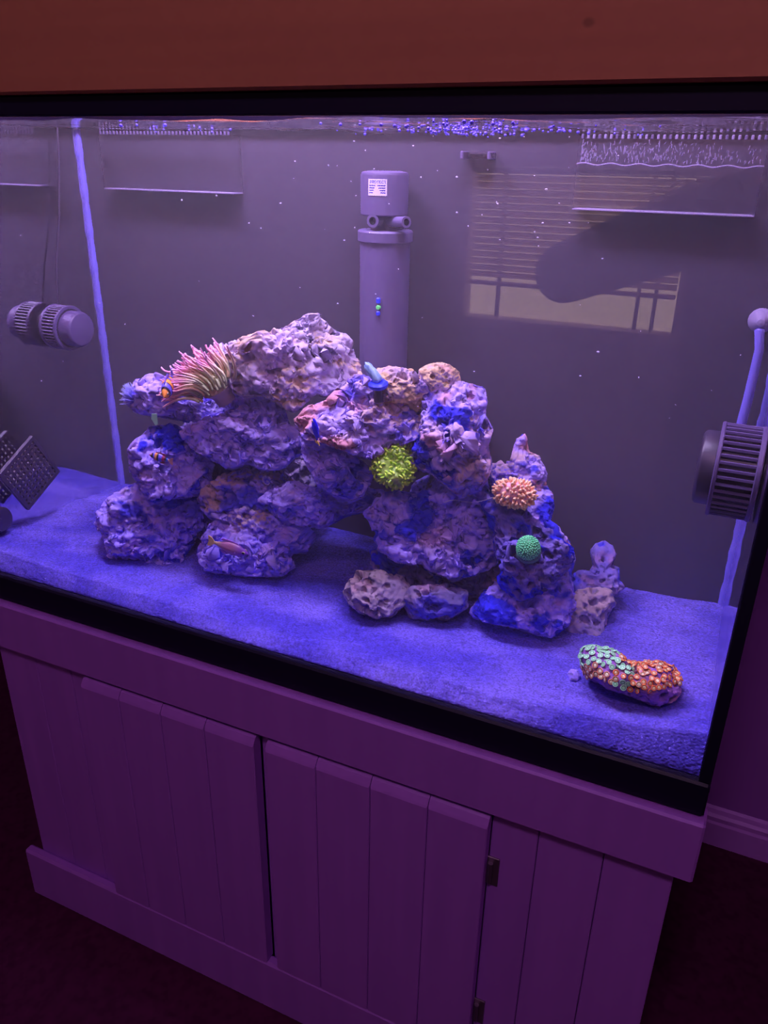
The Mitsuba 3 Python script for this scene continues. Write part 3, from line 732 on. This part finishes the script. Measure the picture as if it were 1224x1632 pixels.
# ------------------------------------------------------------------ fish
def fish(label, cat, p, heading, up, L, hgt, wid, bands, fin, tail=None, eye=True, group=None):
    """bands: colours from nose to tail, or a function of (t, v) -> colours; heading and up orient it."""
    ex = np.asarray(heading, float); ex /= np.linalg.norm(ex)
    ez = np.asarray(up, float) - ex * (np.asarray(up) @ ex); ez /= np.linalg.norm(ez); ey = np.cross(ez, ex)
    B = np.stack([ex, ey, ez])
    key = thing(cat, label, 'fish', group)
    t = np.linspace(0, 1, 26); prof = np.interp(t, [0, .04, .12, .28, .45, .62, .80, .92, 1.0], [.02, .22, .50, .86, 1, .88, .52, .30, .24])
    ang = np.arange(20) * 2 * math.pi / 20
    V = np.array([[L * (.5 - s), wid / 2 * r * math.cos(a), hgt / 2 * r * math.sin(a) * (1.04 if math.sin(a) > 0 else .96)] for s, r in zip(t, prof) for a in ang])
    V = np.vstack([V, [[L * .502, 0, 0], [-L * .505, 0, 0]]])
    i = np.arange(20); j = (i + 1) % 20; Fc = []
    for s in range(25):
        o, q = s * 20, (s + 1) * 20
        Fc += [np.stack([o + i, o + j, q + j], 1), np.stack([o + i, q + j, q + i], 1)]
    Fc += [np.stack([j, i, np.full(20, 520)], 1), np.stack([500 + i, 500 + j, np.full(20, 521)], 1)]
    tv = np.concatenate([np.repeat(t, 20), [0, 1]])
    col = bands(tv, V[:, 2] / hgt) if callable(bands) else np.array(bands)[np.clip((tv * len(bands)).astype(int), 0, len(bands) - 1)]
    Wd = lambda q: np.asarray(p) + np.asarray(q) @ B
    obj('body', trimesh.Trimesh(Wd(V), np.vstack(Fc), process=False), 'm_fish', key, smooth=True, color=col)

    def finp(name, poly, th, o, e1, e2, c):
        mm = prism(poly, th, Wd([o])[0], np.asarray(e1) @ B, np.asarray(e2) @ B)
        obj(name, mm, 'm_fish', key, color=np.tile(c, (len(mm.vertices), 1)))
    h = hgt
    finp('tail_fin', [(0, -.10 * h), (-.10 * L, -.36 * h), (-.20 * L, -.42 * h), (-.17 * L, 0), (-.20 * L, .42 * h), (-.10 * L, .36 * h), (0, .10 * h)], wid * .10, [-L * .49, 0, 0], (1, 0, 0), (0, 0, 1), tail or fin)
    finp('dorsal_fin', [(.22 * L, 0), (.15 * L, .16 * h), (-.05 * L, .20 * h), (-.26 * L, .20 * h), (-.34 * L, .02 * h)], wid * .10, [0, 0, .40 * h], (1, 0, 0), (0, 0, 1), fin)
    finp('anal_fin', [(.0, 0), (-.10 * L, -.20 * h), (-.24 * L, -.18 * h), (-.32 * L, .02 * h)], wid * .10, [0, 0, -.38 * h], (1, 0, 0), (0, 0, 1), fin)
    for s in (-1, 1):
        finp('pectoral_fin', [(0, -.05 * h), (-.08 * L, -.17 * h), (-.17 * L, -.08 * h), (-.14 * L, .12 * h), (0, .07 * h)], wid * .07, [.16 * L, s * wid * .47, -.08 * h], (.9, s * .45, 0), (0, 0, 1), fin)
        if eye:
            e_ = trimesh.creation.icosphere(subdivisions=2, radius=.055 * L * .8); e_.apply_scale((1, .6, 1)); ev = Wd(np.asarray(e_.vertices) + [L * .375, s * wid * .31, .08 * h])
            fx = np.abs(np.asarray(e_.vertices)[:, 1]) > .5 * np.abs(np.asarray(e_.vertices)[:, 1]).max()
            obj('eye', trimesh.Trimesh(ev, e_.faces, process=False), 'm_fish', key, smooth=True, color=np.where(fx[:, None], [[.01, .01, .015]], [[.5, .45, .3]]))
    return key


OR, WH, BK = (.98, .36, .06), (.16, .14, .95), (.015, .01, .02)
fish('orange and black clownfish facing out from the anemone tentacles', 'clownfish', AT(268, 617, Y=.082), (.35, -.90, -.42), (-.1, .2, 1), .040, .022, .014,
     [OR, OR, OR, BK, WH, WH, BK, OR, OR, BK, WH, BK, OR, OR, BK, WH], (.10, .06, .45), eye=True)
fish('small banded clownfish hovering before the left boulder of the reef', 'clownfish', before(254, 729, .012, 12), (-.90, -.25, .22), (.2, 0, 1), .028, .012, .008,
     [(.55, .18, .35), (.55, .18, .35), BK, WH, (.80, .36, .12), (.80, .36, .12), BK, WH, WH, (.35, .04, .12), (.35, .04, .12), BK, (.05, .15, .8), (.7, .4, .3)], (.25, .06, .10), tail=(.62, .36, .36))
fish('slim deep blue damselfish with a yellow tail, swimming upwards', 'damselfish', before(503, 684, .014, 12), (.02, -.25, .97), (-.85, .5, .1), .030, .0115, .007,
     lambda t, v: mixv((.01, .01, .95), (.01, .0, .55), t), (.01, .01, .85), tail=(.85, .70, .12))
fish('violet wrasse with an orange flank and yellow tail low in front of the base rock', 'wrasse', before(369, 874, .014, 20), (.93, .15, -.20), (0, 0, 1), .050, .0185, .012,
     lambda t, v: mixv(mixv((.20, .06, .44), (.36, .14, .30), sst(.15, .5, t)), (.46, .36, .20), sst(.72, .95, t)) * (1 - .25 * sst(.1, .4, v))[:, None], (.30, .12, .60), tail=(.66, .52, .22))

# ------------------------------------------------------------------ equipment
sk = thing('filter_column', 'purple grey filter pipe with a labelled motor head standing behind the reef', 'filter')
cx, cy = -.495, .296
obj('pipe', lathe([(0, Z(.215)), (.0325, Z(.215)), (.0325, Z(.498)), (0, Z(.498))], 48, at=(cx, cy, 0)), 'm_pipe', sk, smooth=35)
obj('wall_bracket', box(cx - .012, cx + .012, cy + .030, GY1 - .0002, Z(.40), Z(.43), .001), 'm_pipe', sk)
obj('collar', lathe([(.0328, Z(.497)), (.0355, Z(.498)), (.0355, Z(.509)), (.034, Z(.511)), (0, Z(.511))], 48, at=(cx, cy, 0)), 'm_pipe', sk, smooth=35)
obj('motor_head', lathe([(0, Z(.5285)), (.0285, Z(.5285)), (.030, Z(.530)), (.0305, Z(.575)), (.0285, Z(.579)), (.020, Z(.5805)), (0, Z(.5805))], 48, at=(cx - .002, cy, 0)), 'm_pipe', sk, smooth=35)
obj('neck', lathe([(.012, Z(.510)), (.012, Z(.529))], 24, at=(cx - .008, cy, 0)), 'm_pipe', sk, smooth=35)
for (u0, v0), (u1, v1), r in (((594, 352), (604, 350), .0078), ((648, 354), (624, 353), .0068)):
    e0, e1 = AT(u0, v0, Y=cy - .030), AT(u1, v1, Y=cy - .008)
    a = e1 - e0; n_ = np.linalg.norm(a)
    obj('hose_elbow', lathe([(r * .60, 0), (r, 0), (r * 1.05, .003), (r * .92, .005), (r * .92, n_ + .004)], 24, a, e0), 'm_whiteplastic' if False else 'm_pipe', sk, smooth=35, label='short stub of clear hose')


def curved(xs, zs, r, th, c):
    """A sticker bent around a pipe: rectangle xs (arc metres) by zs on radius r about c."""
    V, Fc = grid(np.linspace(*xs, 13), np.linspace(*zs, 3), lambda a, b: a * 0)
    out = []
    for rr in (r, r + th):
        a = V[:, 0] / r
        out.append(np.stack([c[0] + rr * np.sin(a), c[1] - rr * np.cos(a), V[:, 1]], 1))
    return trimesh.Trimesh(np.vstack([out[1], out[0]]), np.vstack([Fc, Fc[:, ::-1] + len(V)]), process=False)


fa = math.atan2(CAM[0] - cx, cy - CAM[1])
mc = (cx - .002, cy)
sx = .0305 * (fa) - .0215
lb = obj('label', curved((sx, sx + .0245), (Z(.5525), Z(.5715)), .0306, .0004, mc), 'm_sticker', sk, label='pale printed label')


def wrapped(mesh, x, z, r):
    v = np.asarray(mesh.vertices); a = (v[:, 0] + x) / r
    return trimesh.Trimesh(np.stack([mc[0] + (r + v[:, 2]) * np.sin(a), mc[1] - (r + v[:, 2]) * np.cos(a), z + v[:, 1]], 1), mesh.faces, process=False)


obj('lettering', wrapped(meshkit.text_mesh('PROTECT', .0034, .0002, True), sx + .0022, Z(.5665), .0311), 'm_ink', lb)
for k_, (a0, a1) in enumerate(((.0015, .0100), (.0130, .0230))):
    for r_ in range(4):
        w_ = (a1 - a0) * (1 - .12 * r_)
        bm = trimesh.creation.box((w_, .0013, .0002)).subdivide(); bm.apply_translation((w_ / 2, 0, 0))
        obj('text_line', wrapped(bm, sx + a0 if k_ == 0 else sx + a1 - w_, Z(.5640 - .0027 * r_), .0311), 'm_ink', lb)
ip = AT(603, 490, Y=cy - .034)
for dz, hh, mt in ((.0085, .0075, 'm_blue'), (0, .0036, 'm_green'), (-.0075, .0060, 'm_blue')):
    obj('indicator', lathe([(0, -.002), (.0030, -.002), (.0030, .001), (.0022, .0018), (0, .0018)], 16, (0, -1, 0), ip + [0, 0, dz]), mt, sk, smooth=35, label='small blue and green indicator') if dz == 0 else obj('indicator', box(ip[0] - .0026, ip[0] + .0026, ip[1] - .002, ip[1] + .002, ip[2] + dz - hh / 2, ip[2] + dz + hh / 2, .0012), mt, sk, smooth=35)


def weir(label, xa, xb, z0, z1, foam):
    key = thing('overflow_box', label, 'overflow')
    yb, yf = GY1 - .001, .310
    obj('front_wall', box(xa, xb, yf, yf + .0025, Z(z0), Z(z1 - .004), .0006), 'm_clear', key)
    obj('floor_ledge', box(xa, xb, yf - .0012, yb, Z(z0 - .0016), Z(z0), .0003), 'm_foam', key, label='pale bottom edge')
    for x in (xa, xb - .0022): obj('end_wall', box(x, x + .0022, yf + .0026, yb, Z(z0), Z(z1 - .004), .0006), 'm_clear', key)
    n_ = int((xb - xa) / .0062)
    for i in range(n_):
        x = xa + (i + .5) * (xb - xa) / n_
        obj('tooth', box(x - .0015, x + .0015, yf, yf + .0025, Z(z1 - .0042), Z(z1 + .0008), .0007), 'm_foam' if foam and i % 3 else 'm_pipe', key)
    if foam:
        obj('water_line', tube([(lerp(xa, xb, t), yf - .001, Z(z0 + .0475 + .0012 * math.sin(t * 40))) for t in np.linspace(0, 1, 40)], .0009, 6), 'm_foam', key, label='foamy pale line')
        rr_ = np.random.default_rng(5); ms = []
        for i in range(330):
            x = xa + .004 + (xb - xa - .008) * (rr_.random() ** 1.5); z = z0 + .049 + rr_.random() * .022 * (1 - .4 * rr_.random())
            h_ = rr_.uniform(.001, .004)
            ms.append(tube([(x, yf - .0008, Z(z)), (x + rr_.normal(0, .0008), yf - .001, Z(z + h_))], rr_.uniform(.00025, .0006), 5))
        obj('foam', join(*ms), 'm_foam', key, kind='stuff', label='foam clinging to the slots')
    return key


weir('clear overflow box with a toothed rim at the upper left of the back glass', -.966, -.735, .547, .6235, False)
weir('clear overflow box with foam behind its toothed rim at the upper right', -.262, -.066, .545, .6225, True)
br = thing('bracket', 'small clear plastic bracket near the water surface left of the window reflection', 'bracket')
q0, q1 = AT(737, 248, Y=.320), AT(785, 247, Y=.320)
obj('bar', box(q0[0], q1[0], .313, .3345, q0[2] - .003, q0[2] + .004, .001), 'm_clear', br)
for x in (q0[0] + .002, q1[0] - .002): obj('clip', box(x - .002, x + .002, .311, .3345, q0[2] - .004, q0[2] + .005, .001), 'm_pipe', br)


def wave_pump(label, c, ax, r, with_cable, m_=.011, dl=.031, hl=.024):
    """Round pump on an end glass: mount, slotted drum, dome; ax points away from the glass."""
    key = thing('wave_pump', label, 'pump'); ax = np.asarray(ax, float); c = np.asarray(c, float)
    obj('mount', lathe([(0, 0), (r * .62, 0), (r * .68, m_ * .25), (r * .68, m_), (0, m_)], 36, ax, c), 'm_blackplastic', key, smooth=35)
    obj('drum', lathe([(0, m_ + .0002), (r * .90, m_ + .0002), (r * .90, m_ + dl), (0, m_ + dl)], 48, ax, c), 'm_blackplastic', key, smooth=35)
    for d0, d1 in ((m_ - .0005, m_ + .0045), (m_ + dl - .0035, m_ + dl + .0005)):
        obj('rim', lathe([(r * .88, d0), (r * 1.0, d0), (r * 1.02, d0 + .001), (r * 1.02, d1 - .001), (r * 1.0, d1), (r * .88, d1), (r * .88, d0)], 48, ax, c), 'm_pump', key, smooth=35)
    e1 = np.cross(ax, [0, 0, 1]); e1 /= np.linalg.norm(e1); e2 = np.cross(e1, ax)
    for i in range(40):
        a = i * 2 * math.pi / 40; d = e1 * math.cos(a) + e2 * math.sin(a)
        obj('rib', tube([c + d * r * .965 + ax * (m_ + .004), c + d * r * .965 + ax * (m_ + dl - .003)], .0013 * r / .034, 5), 'm_pump', key)
    h0 = m_ + dl + .0008
    obj('dome', lathe([(r * .80, h0), (r * .80, h0 + hl * .70), (r * .76, h0 + hl * .86), (r * .70, h0 + hl * .93), (r * .3, h0 + hl * .98), (0, h0 + hl)], 40, ax, c), 'm_pump' if with_cable else 'm_blackplastic', key, smooth=40)
    if with_cable:
        obj('cable', tube([c + [.016, .006, r * .95], c + [.012, .018, .09], c + [.010, .040, .16], c + [.010, .055, .24], c + [.008, .062, .285]], .0016, 8), 'm_blackplastic', key, smooth=True, label='thin cable')
    return key


wave_pump('round ribbed wave pump on the left end glass, mirrored beside itself', (GX0 + .0002, .2265, Z(.350)), (1, 0, 0), .033, True)
cR = AT(1178, 752, Y=.125)
wave_pump('dark ribbed wave pump at the right end of the aquarium', (GX1 - .0002, .125, cR[2]), (-1, 0, 0), .046, False, .002, .040, .016)
sc_ = thing('suction_cup', 'small clear bulb stuck at the right edge above the wave pump', 'suction cup')
qs = AT(1213, 513, Y=.318)
obj('cup', lathe([(0, -.0165), (.012, -.015), (.0142, -.008), (.012, -.002), (.006, .004), (.004, .0075), (0, .0085)], 30, (0, -1, 0), qs + [0, .0, 0]), 'm_foam', sc_, smooth=40)
obj('stem', tube([qs + [.000, -.004, -.008], qs + [.004, -.004, -.03], qs + [.003, -.004, -.09], qs + [-.002, -.004, -.19]], [.0055, .0050, .0055, .0055], 12), 'm_silicone', sc_, smooth=True)  # corner silicone bead, modelled as a stem of the cup

gr = thing('frag_rack', 'dark square grid rack tilted against the left end glass just above the sand', 'rack')
pc = np.array([-1.003, .118, Z(.148)]); w = .076
an_ = math.radians(29); ey, ez = np.array([0, math.cos(an_), math.sin(an_)]), np.array([0, math.sin(an_), -math.cos(an_)])
exn = np.cross(ey, ez)
for s_ in (-1, 1):
    for e1, e2 in ((ey, ez), (ez, ey)):
        a, b = pc + e2 * s_ * w / 2 - e1 * w / 2, pc + e2 * s_ * w / 2 + e1 * w / 2
        obj('rail', prism([(-w / 2 - .002, -.0028), (w / 2 + .002, -.0028), (w / 2 + .002, .0028), (-w / 2 - .002, .0028)], .0062, (a + b) / 2, e1, e2), 'm_blackplastic', gr)
for i in range(1, 9):
    t = -w / 2 + i * w / 9
    for e1, e2 in ((ey, ez), (ez, ey)):
        obj('grid_bar', prism([(-w / 2, -.0017), (w / 2, -.0017), (w / 2, .0017), (-w / 2, .0017)], .0045, pc + e2 * t, e1, e2), 'm_blackplastic', gr)
obj('magnet', lathe([(0, -.0015), (.017, -.0015), (.019, .002), (.019, .016), (.017, .019), (0, .019)], 36, (-1, 0, 0), np.array([-1.0085, .060, Z(.092)])), 'm_blackplastic', gr, smooth=35, label='round black magnet foot')

th = thing('thread', 'fine pale thread strung across the rocks left of the orange coral', 'thread')
tp = [before(u, v, g) for u, v, g in ((708, 801, .0), (728, 797, .004), (745, 800, .005), (765, 799, .004), (786, 792, .0))]
obj('strand', tube(CubicSpline(range(5), tp)(np.linspace(0, 4, 24)), .0005, 5), 'm_whiteplastic', th)

# ------------------------------------------------------------------ bubbles and drifting specks
rb = np.random.default_rng(21)
ms = []
clusters = [(225, 40, 8), (330, 40, 8), (585, 25, 14), (690, 40, 40), (735, 20, 30), (760, 60, 60), (820, 40, 22), (900, 30, 16), (1000, 30, 6)]
for u0, su, n_ in clusters:
    for i in range(n_):
        u = rb.normal(u0, su); Yb = rb.uniform(.02, .30) if rb.random() < .5 else rb.uniform(.16, .28)
        r_ = rb.uniform(.0007, .0019)
        x = AT(u, 200, Y=Yb)[0]
        if not (GX0 + .01 < x < GX1 - .01): continue
        z_ = float(f_wave(np.array([x]), np.array([Yb]))[0]) - r_ * 1.1 - abs(rb.normal(0, .0012))
        s_ = trimesh.creation.icosphere(subdivisions=2, radius=r_); s_.apply_translation((x, Yb, z_)); ms.append(s_)
obj('bubbles', join(*ms), 'm_bubble', None, smooth=True)
tag('bubbles', 'clusters of small air bubbles under the water surface', 'bubbles', kind='stuff')
ms = []
for i in range(80):
    x, y, z_ = rb.uniform(GX0 + .02, GX1 - .02), rb.uniform(.02, .30), rb.uniform(.30, .62)
    if rb.random() < .5: z_ = rb.uniform(.52, .62); x = rb.uniform(-.6, -.2)
    s_ = trimesh.creation.icosphere(subdivisions=1, radius=rb.uniform(.0003, .0009)); s_.apply_scale((rb.uniform(.7, 1.8), 1, 1)); s_.apply_translation((x, y, Z(z_))); ms.append(s_)
obj('drifting_specks', join(*ms), 'm_whiteplastic')
tag('drifting_specks', 'pale specks drifting in the upper water', 'specks', kind='stuff')

# ------------------------------------------------------------------ the photographer, seen only as a dark reflection
pn = thing('person', 'person in dark clothes kneeling and taking the photograph, a dark shape in the glass', 'person')


def body(chains, res=.012):
    M = m3.Manifold()
    for ch in chains:
        for (p, r), (p2, r2) in zip(ch[:-1], ch[1:]):
            M = M + m3.Manifold.batch_hull([m3.Manifold.sphere(r, 20).translate(tuple(map(float, p))), m3.Manifold.sphere(r2, 20).translate(tuple(map(float, p2)))])
    mm = M.refine_to_length(res).to_mesh()
    t = trimesh.Trimesh(mm.vert_properties[:, :3], mm.tri_verts, process=True)
    return trimesh.smoothing.filter_taubin(t, iterations=12)


shL, shR, elL, elR, hdL, hdR = (-.17, -1.06, 1.10), (.21, -1.06, 1.10), (-.405, -.965, 1.00), (.36, -.92, .93), (-.095, -.735, 1.165), (.012, -.735, 1.13)
hip, kneeL, kneeR = (.02, -1.10, .52), (-.12, -.83, .09), (.16, -.83, .09)
ch = [[((.02, -1.05, 1.16), .06), ((.02, -1.03, 1.24), .055)],
      [((-.09, -1.07, 1.06), .105), ((.13, -1.07, 1.06), .105)], [((-.07, -1.08, 1.03), .12), ((-.05, -1.10, .78), .115), ((-.06, -1.11, .56), .125)],
      [((.11, -1.08, 1.03), .12), ((.09, -1.10, .78), .115), ((.10, -1.11, .56), .125)], [((-.06, -1.11, .56), .125), ((.10, -1.11, .56), .125)],
      [((-.05, -1.10, .78), .115), ((.09, -1.10, .78), .115)]]
for sh, el, hd in ((shL, elL, hdL), (shR, elR, hdR)):
    ch.append([(sh, .080), (el, .060), (hd, .034)])
for hp, kn, ft in (((-.07, -1.10, .52), kneeL, (-.10, -1.28, .055)), ((.11, -1.10, .52), kneeR, (.15, -1.28, .055))):
    ch.append([(hp, .10), (kn, .066), (ft, .045)])
    ch.append([(ft, .042), ((ft[0], ft[1] - .14, .045), .035)])
obj('clothing', body(ch), 'm_cloth', pn, smooth=True, label='dark clothes')
# head with face, ears and hair
hc = np.array([.02, -1.005, 1.335])
hd_ = trimesh.creation.icosphere(subdivisions=4); v = np.asarray(hd_.vertices).copy()
nv = v * np.array([.076, .095, .112]); nv[:, 2] -= .018 * sst(.2, 1, v[:, 1]) * sst(.0, -1, v[:, 2]); nv[:, 0] *= 1 - .25 * sst(-.2, -1, v[:, 2])
nv[:, 1] += .022 * np.exp(-((v[:, 0] / .16) ** 2 + ((v[:, 2] + .12) / .2) ** 2)) * (v[:, 1] > 0)
for s_ in (-1, 1): nv[:, 1] -= .012 * np.exp(-(((v[:, 0] - s_ * .38) / .2) ** 2 + ((v[:, 2] - .08) / .14) ** 2)) * (v[:, 1] > 0)
obj('head', trimesh.Trimesh(hc + nv, hd_.faces, process=False), 'm_skin', pn, smooth=True)
for s_ in (-1, 1):
    e_ = trimesh.creation.icosphere(subdivisions=2, radius=.011); e_.apply_translation(hc + [s_ * .030, .080, .009]); obj('eye', e_, 'm_whiteplastic', pn, smooth=True)
    e_ = trimesh.creation.icosphere(subdivisions=2, radius=.026); e_.apply_scale((.35, .7, 1.1)); e_.apply_translation(hc + [s_ * .077, -.004, .0]); obj('ear', e_, 'm_skin', pn, smooth=True)
mo = trimesh.creation.icosphere(subdivisions=2, radius=.02); mo.apply_scale((1.1, .35, .3)); mo.apply_translation(hc + [0, .088, -.052]); obj('mouth', mo, 'm_skin', pn, smooth=True)
hh_ = trimesh.creation.icosphere(subdivisions=4); v = np.asarray(hh_.vertices); keep = (v[hh_.faces].mean(1) @ np.array([0, -.75, .66])) > -.12
hm = trimesh.Trimesh(hc + v * np.array([.083, .103, .121]) + [0, -.006, .004], hh_.faces[keep], process=False); obj('hair', hm, 'm_hair', pn, smooth=True)
for s_, hd in ((-1, hdL), (1, hdR)):
    hp = np.array(hd); fw_ = np.array([-s_ * .55, .55, .55]); fw_ /= np.linalg.norm(fw_); sd = np.array([0, -.3, .9]); sd -= fw_ * (sd @ fw_); sd /= np.linalg.norm(sd)
    hch = [[(hp, .024), (hp + fw_ * .035 + sd * .012, .022)], [(hp, .024), (hp + fw_ * .035 - sd * .018, .020)]]
    for k_, L_ in enumerate((.028, .032, .030, .023)):
        b_ = hp + fw_ * .038 + sd * (.024 - .016 * k_); cur = np.array([-s_ * .5, -.2, .1])
        hch.append([(b_, .009), (b_ + fw_ * L_ * .7, .0085), (b_ + fw_ * L_ + cur * .012, .0075)])
    b_ = hp + sd * .02; hch.append([(b_, .011), (b_ + sd * .022 + fw_ * .012, .009), (b_ + sd * .034 + fw_ * .026, .0075)])
    obj('hand', body(hch, .004), 'm_skin', pn, smooth=True)
ph = thing('phone', 'dark phone held in both hands of the kneeling photographer', 'phone')
obj('case', box(-.066, .006, -.698, -.690, 1.075, 1.222, .003), 'm_blackplastic', ph)
obj('camera_lens', lathe([(.006, -.002), (.006, .0016), (.0045, .0022), (0, .0022)], 24, (0, 1, 0), (-.0498, -.690, 1.205)), 'm_black', ph, smooth=35)
